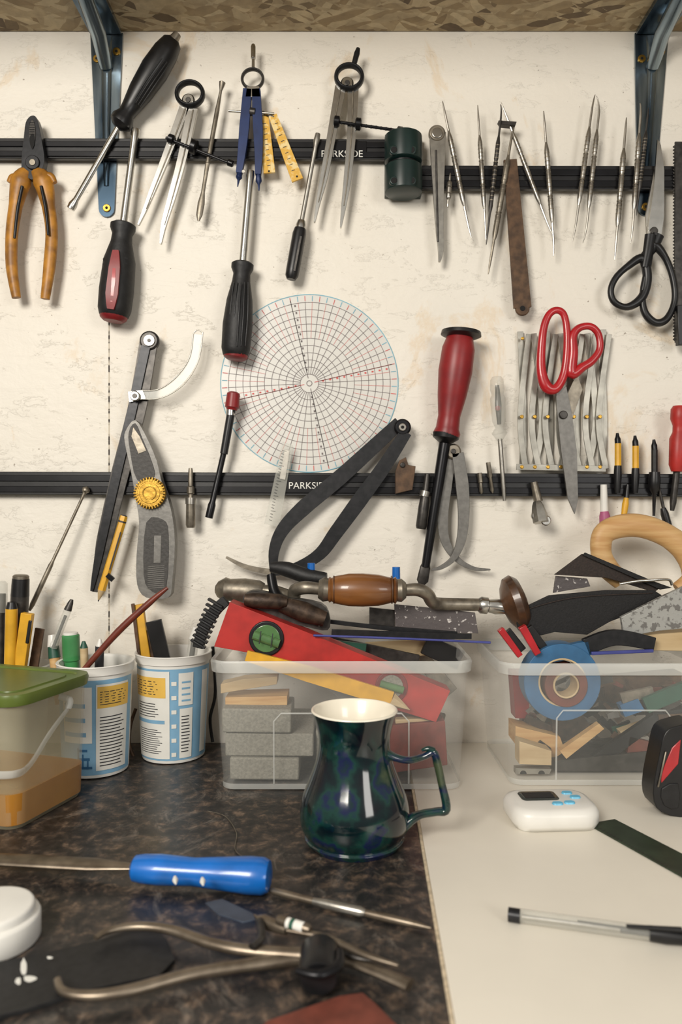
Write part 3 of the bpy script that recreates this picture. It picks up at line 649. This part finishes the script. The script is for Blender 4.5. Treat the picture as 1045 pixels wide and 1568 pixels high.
b=B('power_cord',0); b.T([(208,1085,30),(200,1110,34),(198,1140,40),(206,1165,46),(196,1176,52),(180,1192,62)],2.6,'rust'); b.T([(326,990,20),(330,1060,20),(322,1100,20),(326,1136,22)],2.6,'black_plastic'); b.done()
# ---- green lidded box
A=Wp(*Th(22,1276,0)); Bq=Wp(*Th(134,1213,0)); u=(Bq-A); u.z=0; ln=u.length; u.normalize(); wv=Vector((-u.y,u.x,0)); 
bw=.14; cen=A+u*(ln/2)+wv*(bw/2); ang=math.atan2(u.y,u.x)
b=B('storage_tub_green_lid',.0004)
hh=.104
b.loft(cen.x,cen.y,[(ln-.004,bw-.004,TZ+.0003,.012),(ln,bw,TZ+.004,.014),(ln+.006,bw+.006,TZ+hh,.016),(ln+.003,bw+.003,TZ+hh,.015),(ln-.004,bw-.004,TZ+.005,.012)],'clear_yellowish',ang)
b.loft(cen.x,cen.y,[(ln-.0012,bw-.0012,TZ+.0035,.012),(ln+.0008,bw+.0008,TZ+.028,.013)],'amber_liquid',ang)
b.loft(cen.x,cen.y,[(ln+.010,bw+.010,TZ+hh-.007,.018),(ln+.012,bw+.012,TZ+hh-.001,.018),(ln+.010,bw+.010,TZ+hh+.002,.017),(ln-.004,bw-.004,TZ+hh+.002,.014),(ln-.006,bw-.006,TZ+hh+.0005,.013)],'green_lid',ang)
b.loft(cen.x,cen.y,[(ln-.018,bw-.018,TZ+hh+.0003,.012),(ln-.019,bw-.019,TZ+hh+.0016,.012)],'green_lid',ang)
b.T([(-30,1186,235),(20,1186,228),(45,1172,210),(75,1125,190),(104,1085,170)],[6,6,6,6,5],'clear_rim',n=8,flat=.4); b.T([(104,1085,170),(106,1072,168),(90,1066,170)],[5,6,5],'clear_rim')
b.done()
def plasticbox(name,x0,x1,xb0,xb1,of,ob,h):
    wB=(xb1-xb0)*k(of); cx=((xb0+xb1)/2-522.5)*k(of); dB=(of-ob)/1000; cy=-(of+ob)/2000
    wT=wB+.018; dT=dB+.010
    b=B(name,.0003)
    b.loft(cx,cy,[(wB-.004,dB-.004,TZ+.0003,.010),(wB,dB,TZ+.003,.012),(wT-.004,dT-.004,TZ+h-.012,.014)],'clear_plastic',cap1=False)
    b.loft(cx,cy,[(wB+.0004,dB+.0004,TZ+.001,.012),(wB+.001,dB+.001,TZ+.006,.012)],'clear_rim',cap0=False,cap1=False)
    b.loft(cx,cy,[(wT-.004,dT-.004,TZ+h-.012,.014),(wT+.002,dT+.002,TZ+h-.011,.016),(wT+.004,dT+.004,TZ+h-.002,.016),(wT+.002,dT+.002,TZ+h,.016),(wT-.004,dT-.004,TZ+h-.001,.014),(wT-.006,dT-.006,TZ+h-.012,.013)],'clear_rim',cap0=False,cap1=False)
    P=[(-.28,.006),(-.28,.062),(-.25,.069),(.25,.069),(.28,.062),(.28,.006)]
    b.tube([(cx+wB*q,cy-dB/2-.0002-.0048*z/h,TZ+z) for q,z in P],.0009,'clear_rim',8)
    b.done()
plasticbox('plastic_storage_box',317,735,339,707,138,12,.116)
plasticbox('plastic_storage_box',765,1110,783,1096,128,8,.112)
for i,(x0,x1,y0,y1,o) in enumerate(((352,458,1160,1196,75),(345,480,1122,1160,72),(340,446,1085,1124,75),(440,510,1100,1158,50))):
    b=B('sanding_block',.0015); b.Z([(x0,y0),(x1,y0+2),(x1,y1-1),(x0,y1-2)],'sand_block',o if i<3 else 25,50 if i<3 else 40,0); b.done()
b=B('sanding_block',.0015); b.Z([(484,1118),(560,1120),(560,1186),(484,1186)],'sand_block',70,40,0); b.done()
b=B('wood_shim',.0004); b.Z([(338,1048),(372,1040),(425,1036),(424,1048),(338,1062)],'wood_pale',95,18); b.done()
b=B('wood_shim',.0004); b.Z([(345,1068),(440,1066),(440,1080),(345,1080)],'wood_light',80,30); b.done()
b=B('abrasive_brick',.001); b.Z([(586,1112),(682,1104),(686,1172),(590,1186)],'brick_block',60,55); b.Z([(606,1102),(664,1100),(664,1112),(606,1114)],'wood_pale',100,10); b.done()
b=B('spirit_level',.0012)
b.Z([(328,990),(352,922),(470,968),(690,1058),(668,1106),(560,1072),(400,1003)],'red_level',92,24)
b.D(408,978,27,'black_plastic',115.6,2.4); b.D(408,978,21,'green_vial',117.4,1.2); b.L((388,972),(428,986),[(0,7),(1,7)],'green_vial',120); b.R([(400,966,125),(397,986,125)],1.4,'ink',t=.5); b.R([(418,970,125),(415,992,125)],1.4,'ink',t=.5)
b.D(600,1052,25,'red_dark',115.6,2); b.D(600,1052,18,'sand_block',117.5,1.5); b.L((582,1047),(618,1057),[(0,6),(1,6)],'green_vial',121); b.done()
b=B('yellow_wood_rule',.0006); b.R([(378,1003,122),(470,1030,126),(600,1070,126)],[16,24,24],'yellow_paint',t=4,smooth=False); b.L((600,1071),(628,1087),[(0,11),(.6,5),(1,.5)],'wood_pale',128,seg=6); b.done()
b=B('hose_clamp_strap',.0006)
P=[(348,918),(330,935),(314,960),(305,990)]
b.R([(x,y,100) for x,y in P],[16,18,18,16],'black_rubber',t=8)
for i in range(9):
    t=i/8; x=326-t*26+2; y=920+t*62; b.R([(x-8,y-4,104),(x+14,y+9,106)],3.6,'black_plastic',t=7,smooth=False)
b.done()
b=B('adjustable_clamp',.001)
b.Z([(372,915),(385,905),(412,908),(440,915),(492,925),(505,945),(502,965),(470,960),(430,950),(400,935),(378,930)],'steel_dark',82,14,3)
b.L((375,918),(440,922),[(0,9),(.2,12),(.8,12),(1,8)],'oxidised_iron',105); b.L((430,925),(498,948),[(0,12),(.5,16),(1,12)],'oxidised_iron',100)
for i in range(8): b.E(440+i*7,928+i*2.6,2,13,1.2,'steel_dark',102,n=16)
b.T([(415,880,80),(420,905,85),(432,925,92)],[7,8,8],'black_metal'); b.done()
b=B('hand_brace_drill',0)
ob_=95
b.L((502,903),(610,904),[(0,16),(.03,20),(.06,18),(.1,21),(.3,25),(.5,25.5),(.72,24),(.88,20),(.92,18),(.96,21),(1,15)],'wood_handle',ob_,seg=28)
for t in (.08,.9): b.L((502+108*t,903),(502+108*t+2,903),[(0,21.5),(1,21.5)],'wood_dark',ob_,seg=28)
b.L((488,902),(504,903),[(0,14),(.5,19),(1,17)],'steel_worn',ob_); b.L((608,904),(622,904),[(0,17),(.5,18),(1,12)],'steel_worn',ob_)
b.T([(492,902,ob_),(468,900,ob_),(452,904,ob_-8),(450,915,ob_-14),(440,912,ob_-22),(420,906,ob_-26),(400,906,ob_-28)],[9,10,10,10,10,10,11],'steel_worn')
b.L((405,906),(330,902),[(0,13),(.1,17),(.4,19),(.7,17),(.8,19),(.95,12),(1,6)],'steel_worn',ob_-30)
b.T([(618,904,ob_),(640,903,ob_),(655,910,ob_-4),(663,922,ob_-10),(680,925,ob_-18),(735,926,ob_-24)],[9,10,10,10,10,10],'steel_worn')
b.L((733,926),(772,930),[(0,10),(.1,13),(.35,13),(.4,10),(.7,12),(1,11)],'steel_bright',ob_-24)
b.L((766,930),(806,918),[(0,8),(.12,13),(.22,28),(.4,40),(.65,43),(.85,36),(.96,18),(1,2)],'wood_dark',ob_-24,seg=32); b.done()
b=B('filling_knife',.0003); b.Z([(566,930),(605,934),(605,960),(566,956)],'steel_dark',66,2); b.Z([(604,925),(728,938),(733,970),(606,966)],'splatter_mauve',70,1.5); b.done()
b=B('hacksaw_frame',.0004); b.R([(495,950,78),(600,962,80),(700,970,84)],[6,7,7],'gunmetal',t=4); b.R([(508,968,88),(600,972,88),(722,974,88)],[10,12,8],'gunmetal',t=3); b.T([(480,973,120),(620,978,122),(752,984,125)],1.8,'purple_blue'); b.done()
b=B('blue_pen_cap',0); b.L((477,862),(477,886),[(0,6),(1,6.5)],'blue_handle',50); b.L((607,868),(607,888),[(0,6),(1,6.5)],'blue_handle',50); b.done()
def keepin(b,of):
    for v in b.V:
        v.z=max(v.z,TZ+.004); v.y=min(-.016,max(v.y,-of))
b=B('assorted_scraper_offcuts',.0005)
for (x0,y0,x1,y1,w,o,t,mm) in ((500,985,640,1015,26,60,4,'steel_dark'),(470,990,560,1000,30,70,4,'teal_green'),(560,995,660,990,24,50,5,'wood_pale'),(650,985,705,1010,30,60,6,'black_plastic'),(640,1000,690,1060,24,40,6,'steel_worn'),(510,1040,580,1100,30,40,6,'clear_rim'),(600,1080,680,1100,16,45,6,'rust')):
    b.R([(x0,y0,o),(x1,y1,o)],w,mm,t=t)
b.done()
b=B('tape_roll',.0006)
def annulus(cx,cy,ro,ri,o,t,m):
    n=48; rr=[]
    for r,oo in ((ro,o),(ro,o+t),(ri,o+t),(ri,o)):
        c=Wp(cx,cy,o+t); q=r*k(o+t); rr.append([Vector((c.x+q*math.cos(a),-oo/1000,c.z+q*math.sin(a))) for a in [2*math.pi*i/n for i in range(n)]])
    b.rings(rr,m,closed=True)
annulus(862,1045,59,36,88,22,'blue_tape'); annulus(862,1045,38,34,87,23,'wood_pale'); b.done()
b=B('tape_roll',.0006); annulus(868,1050,33,20,92,20,'leather'); annulus(868,1050,20,17,92,22,'wood_pale'); b.done()
random.seed(11)
cl=[([(790,1112),(858,1128),(866,1150),(840,1168),(790,1140)],60,30,'wood_light'),
([(796,1135),(845,1150),(845,1172),(796,1170)],95,18,'wood_pale'),
([(858,1150),(918,1108),(926,1116),(868,1162)],98,8,'wood_light'),
([(790,1176),(845,1178),(842,1194),(790,1192)],100,8,'aluminium'),
([(850,1165),(1000,1150),(1040,1170),(1040,1188),(850,1188)],50,50,'steel_dark'),
([(905,1160),(1000,1095),(1012,1108),(920,1175)],92,6,'gunmetal'),
([(950,1080),(978,1070),(988,1088),(958,1098)],90,10,'blue_tape'),
([(950,1062),(1000,1052),(1004,1066),(955,1078)],95,4,'steel_worn'),
([(800,1090),(850,1105),(900,1100),(900,1130),(800,1120)],45,12,'leather'),
([(925,1040),(1045,1030),(1045,1075),(930,1090)],40,20,'rust'),
([(985,1070),(1060,1040),(1070,1060),(995,1092)],98,5,'teal_green'),
([(950,1120),(985,1108),(990,1124),(958,1138)],80,10,'wood_pale'),
([(1000,1090),(1060,1085),(1060,1150),(1010,1150)],70,20,'gunmetal'),
([(965,1128),(1010,1140),(1000,1175),(960,1165)],92,6,'leather'),
([(845,1100),(890,1090),(910,1120),(850,1140)],70,10,'oxidised_iron'),
([(785,1030),(808,1030),(812,1100),(790,1100)],50,20,'red_dark')]
b=B('assorted_scraps_pile',.0005)
for pts,o,t,mm in cl: b.Z(pts,mm,o,t)
for x in (802,830): b.D(x,1185,5,'black_hole',107.8,.6)
ms=['steel_dark','gunmetal','rust','leather','steel_worn','clear_rim','black_plastic','gunmetal','sand_block','teal_green','oxidised_iron','steel_dark','rust','black_plastic','knife_body','gunmetal']
for i in range(110):
    x=random.uniform(805,1080); y=random.uniform(1040,1165); a=random.uniform(-.9,.9); l=random.uniform(14,50); o=random.uniform(22,92)
    b.R([(x-l*math.cos(a)*.5,y-l*math.sin(a)*.5,o),(x+l*math.cos(a)*.5,y+l*math.sin(a)*.5,o)],[random.uniform(4,16),random.uniform(3,14)],random.choice(ms),t=random.uniform(1,6))
keepin(b,.120); b.done()
b=B('saw_handle',0); b.T([(952,890,55),(930,868,55),(921,845,55),(925,818,55),(950,806,55),(985,806,55),(1025,822,55),(1055,850,55),(1062,885,55),(1040,905,55)],[14,17,16,17,18,18,18,20,17,14],'wood_light',n=8,flat=.7,seg=16); b.done()
b=B('folded_sandpaper',.0004)
b.Z([(850,880),(893,848),(900,852),(1015,898),(1003,907),(930,885)],'sand_brown',68,3)
b.Z([(893,850),(897,846),(1002,890),(1030,900),(1012,903)],'sandpaper',72,2); b.Z([(852,882),(900,886),(905,898),(848,908)],'splatter_mauve',60,3)
b.Z([(788,938),(842,912),(930,904),(1003,904),(1018,914),(988,932),(935,952),(900,972),(850,968),(808,978),(795,965)],'sandpaper',84,4)
b.R([(800,935,88.2),(880,915,88.2),(1000,908,88.2)],[1.5,2,1.5],'sand_brown',t=1); b.done()
b=B('wire_staple',0); b.T([(950,894,80),(975,890,80),(1005,888,80),(1025,888,78),(1030,896,78)],2.2,'steel_bright'); b.done()
b=B('splattered_trowel',.0005); b.Z([(952,945),(1012,915),(1070,888),(1075,960),(1010,966),(957,976)],'splatter_grey',96,5); b.done()
b=B('wood_plank_offcut',.0008); b.Z([(985,972),(1080,966),(1080,998),(990,996)],'wood_pale',60,34); b.done()
b=B('spring_clamp_red',.0006)
b.R([(765,962,105),(795,1003,108)],[10,9],'red_plastic',t=7); b.R([(798,958,108),(822,1000,110)],[12,10],'red_plastic',t=7); b.R([(775,965,100),(800,995,100)],[14,12],'black_plastic',t=5); b.R([(808,960,100),(835,995,100)],[14,12],'black_plastic',t=5); b.done()
b=B('folding_knife_blue',.0006); b.R([(835,1003,100),(900,990,100)],[22,22],'blue_tape',t=8); b.R([(895,990,102),(940,975,102),(1000,985,102)],[26,24,20],'gunmetal',t=6); b.R([(905,1000,109),(1000,996,109)],[5,5],'purple_blue',t=3); b.done()
b=B('tape_cutter',.0015); ot=Th(1040,1253,0)[2]
b.Z([(1012,1150),(1020,1122),(1038,1112),(1070,1114),(1070,1205),(1060,1250),(1014,1244),(1001,1215)],'black_plastic',ot-26,24,3)
b.Z([(1030,1145),(1044,1132),(1040,1170),(1014,1200),(1012,1188)],'red_plastic',ot-3,1.5); b.Z([(1014,1208),(1040,1200),(1040,1238),(1018,1234)],'black_rubber',ot-3,2,2); b.R([(1020,1150,ot-2),(1008,1205,ot-2)],[3,3],'steel_worn',t=1.5); b.done()
# ---- timer
b=B('kitchen_timer',.0,60)
p1=Wp(*Th(780,1250,0)); p2=Wp(*Th(906,1244,0)); tw=(p2-p1).length
c=Wp(*Th(843,1240,8)); 
rz_=.06
b.loft(c.x,c.y,[(tw-.006,.046,TZ+.0003,.012),(tw,.052,TZ+.005,.016),(tw,.052,TZ+.012,.016),(tw-.004,.048,TZ+.0155,.015),(tw-.012,.040,TZ+.0168,.012)],'white_plastic',rz_)
b.loft(c.x-.008,c.y+.006,[(.031,.019,TZ+.0166,.004),(.030,.018,TZ+.0174,.004)],'lcd',rz_); b.loft(c.x-.008,c.y+.006,[(.024,.012,TZ+.0174,.001),(.024,.012,TZ+.0177,.001)],'gunmetal',rz_)
for dx,dy in ((.017,.012),(.021,.003),(.003,-.0105),(.013,-.0085)): b.loft(c.x+dx,c.y+dy,[(.009,.006,TZ+.0166,.0028),(.008,.005,TZ+.018,.0024)],'timer_blue',rz_)
b.done()
b=B('green_steel_ruler',.0003); b.Q([(901,1261),(942,1254),(1075,1322),(1075,1358)],'green_ruler',0.2,1.2)
for i in range(30):
    t=i/30; b.Q([(905+t*168,1262.5+t*94),(906.5+t*168,1263+t*95),(911+t*164,1262+t*92),(909.5+t*164,1261.6+t*92)],'steel_dark',1.4,.15)
b.done()
b=B('ballpoint_pen',0)
def seg2(a,c,prof,m,h): 
    A=Wp(*Th(a[0],a[1],h));C=Wp(*Th(c[0],c[1],h)); b.lathe(A,C,[(t,r/1000) for t,r in prof],m,16)
seg2((780,1400),(1000,1430),[(0,3.6),(.01,4),(1,4)],'clear_tint',4.3); seg2((800,1404),(950,1424),[(0,1.4),(1,1.4)],'steel',4.3); seg2((885,1414),(1000,1430),[(0,1.8),(1,1.8)],'ink',4.3); seg2((779,1400),(797,1403),[(0,4.1),(1,4.1)],'gunmetal',4.3); seg2((995,1429),(1080,1441),[(0,4.2),(.3,4.6),(1,3)],'black_plastic',4.8); seg2((960,1418),(1045,1424),[(0,1),(1,1.6)],'black_plastic',10); b.done()
b=B('blue_handle_knife',0)
def sg(a,c,prof,m,h,flat=1,h2=None,seg=24):
    A=Wp(*Th(a[0],a[1],h));C=Wp(*Th(c[0],c[1],h2 if h2 is not None else h)); b.lathe(A,C,[(t,r/1000) for t,r in prof],m,seg,flat,ref=(0,0,1))
sg((203,1329),(414,1342),[(0,6),(.02,8.5),(.08,9.5),(.2,10),(.45,9),(.65,10.5),(.85,12),(.95,11.8),(.99,10),(1,7)],'blue_handle',11.5,.95)
sg((-40,1314),(204,1327),[(0,7.5),(.3,8),(.75,8),(.9,5.5),(1,4)],'tong_steel',7,.35,9)
for x,y in ((268,1349),(310,1351)): sg((x,y-6),(x+1,y+4),[(0,1),(.5,1.8),(1,.6)],'white_paper',18)
b.done()
b=B('needle_tool',0); sg((413,1363),(480,1380),[(0,1.3),(.1,2),(.4,2.4),(1,2.2)],'tong_steel',3); sg((480,1380),(560,1398),[(0,2.2),(.3,3.2),(.9,3.2),(1,2)],'steel',3.4); sg((560,1398),(660,1421),[(0,2.2),(.3,2.6),(.8,2),(1,.6)],'tong_steel',3); b.done()
c=Wp(*Th(-14,1440,0)); b=B('white_screw_cap',0,50)
def rc(r,z): return [Vector((c.x+r*math.cos(a),c.y+r*math.sin(a),TZ+z)) for a in [2*math.pi*i/64 for i in range(64)]]
b.rings([rc(.0265,.0003),rc(.027,.001),rc(.027,.013),rc(.0262,.0145),rc(.0240,.015),rc(.0238,.0185),rc(.0228,.020),rc(.0215,.0202)],'white_plastic'); b.done()
b=B('splattered_rubber_sheet',.0004); b.Q([(-30,1478),(60,1460),(150,1440),(232,1412),(256,1440),(268,1468),(245,1492),(120,1518),(40,1545),(-30,1560)],'black_rubber',.3,2.5)
random.seed(5)
for (x,y,rx,ry) in ((36,1480,5,13),(46,1498,11,5),(28,1502,5,6),(76,1466,5,2)):
    b.Q([(x+rx*math.cos(q)*random.uniform(.75,1.1),y+ry*math.sin(q)*random.uniform(.75,1.1)) for q in [2*math.pi*i/12 for i in range(12)]],'white_paper',2.8,.2,3)
b.done()
b=B('end_nippers',0)
def tb(pts,r,m,h=7,flat=.8):
    P=[Wp(*Th(x,y,h)) for x,y in pts]; W=crom(P,6)
    b.tube(W,[q/1000 for q in r],m,12,flat,ref=(0,0,1))
tb([(88,1500),(98,1518),(140,1524),(200,1516),(290,1492),(380,1478),(470,1466)],[2,2.4,3,3.4,3.6,3.8,4.4],'tong_steel')
tb([(146,1436),(170,1424),(215,1418),(265,1424),(320,1443),(380,1455),(470,1462)],[1.6,2.2,3,3.4,3.6,3.8,4.4],'tong_steel',9)
tb([(468,1464),(530,1470),(580,1488),(628,1508)],[5,4.4,4,4.6],'tong_steel',6,.5); tb([(470,1460),(500,1442),(545,1462),(590,1470)],[4,4,3.4,1.5],'steel_dark',9,.5)
sg((488,1500),(490,1452),[(0,9),(.1,10.5),(.9,10.5),(1,9)],'black_plastic',11,.9); tb([(455,1486),(490,1492),(518,1478),(520,1455)],[2,3,3,2],'black_metal',16); b.done()
mat('slate_blue_steel',(70,80,96),.4,.5,.2,60,.1)
b=B('palette_knife',.0003); b.Q([(314,1382),(340,1376),(388,1398),(392,1408),(372,1412),(335,1400)],'slate_blue_steel',12,.8); tb([(388,1404),(405,1412),(430,1420)],[2.2,1.6,2],'tong_steel',10)
sg((395,1408),(440,1424),[(0,2.5),(.2,4),(1,3)],'tong_steel',12); sg((425,1408),(476,1424),[(0,2.4),(.1,2.9),(.9,2.9),(1,2)],'tong_steel',16); sg((440,1413),(466,1421),[(0,3.0),(1,3.0)],'white_plastic',16); sg((446,1415),(452,1417),[(0,3.1),(1,3.1)],'teal_green',16); b.done()
b=B('steel_tweezers',0); tb([(398,1410),(400,1436),(385,1450)],[2.4,2.4,2],'steel_dark',14); tb([(440,1424),(500,1436),(560,1462),(610,1478)],[1.6,2.4,2,1],'tong_steel',14); b.done()
b=B('leather_scrap',.0006); b.Q([(385,1585),(410,1562),(520,1524),(556,1519),(575,1535),(640,1600)],'leather',.3,3); b.done()
b=B('wire_offcut',0); tb([(318,1242),(345,1250),(362,1275),(360,1300),(372,1312)],[.3,.35,.35,.35,.3],'steel_worn',.8,1); b.done()
# ================= LIGHT, CAMERA
def area(name,loc,tgt,size,pw,col):
    l=bpy.data.lights.new(name,'AREA'); l.energy=pw; l.size=size; l.color=col
    o=bpy.data.objects.new(name,l); o.location=loc; o.rotation_euler=(Vector(tgt)-Vector(loc)).to_track_quat('-Z','Y').to_euler(); bpy.context.scene.collection.objects.link(o)
area('ceiling_lamp',(-.5,-1.3,CZ+.50),(.03,0,CZ+.0),.42,17,(1,.94,.85))
area('window_lamp',(.9,-1.7,CZ+.35),(0,-.1,CZ-.05),.5,6.5,(1,.965,.91))
w=bpy.data.worlds.new('world'); bpy.context.scene.world=w; w.use_nodes=True; nt=w.node_tree;N=nt.nodes;Lk=nt.links
tc=N.new('ShaderNodeTexCoord'); sx=N.new('ShaderNodeSeparateXYZ'); Lk.new(tc.outputs['Generated'],sx.inputs[0])
mr=N.new('ShaderNodeMapRange'); mr.inputs[1].default_value=-1; mr.inputs[2].default_value=1; Lk.new(sx.outputs['Z'],mr.inputs[0])
r=ramp(mr.outputs[0],[(.3,(.11,.10,.095)),(.5,(.36,.34,.31)),(.9,(.9,.86,.79))])
Lk.new(r.outputs['Color'],N['Background'].inputs['Color']); N['Background'].inputs['Strength'].default_value=.58
cam=bpy.data.cameras.new('camera'); co=bpy.data.objects.new('camera',cam); bpy.context.scene.collection.objects.link(co)
co.location=(0,-D/1000,CZ); co.rotation_euler=(math.pi/2,0,0); cam.sensor_fit='VERTICAL'; cam.sensor_height=36; cam.lens=F/1568*36; cam.clip_start=.01
cam.dof.use_dof=True; cam.dof.focus_distance=.70; cam.dof.aperture_fstop=6.3
bpy.context.scene.camera=co
bpy.context.scene.view_settings.view_transform='Standard'
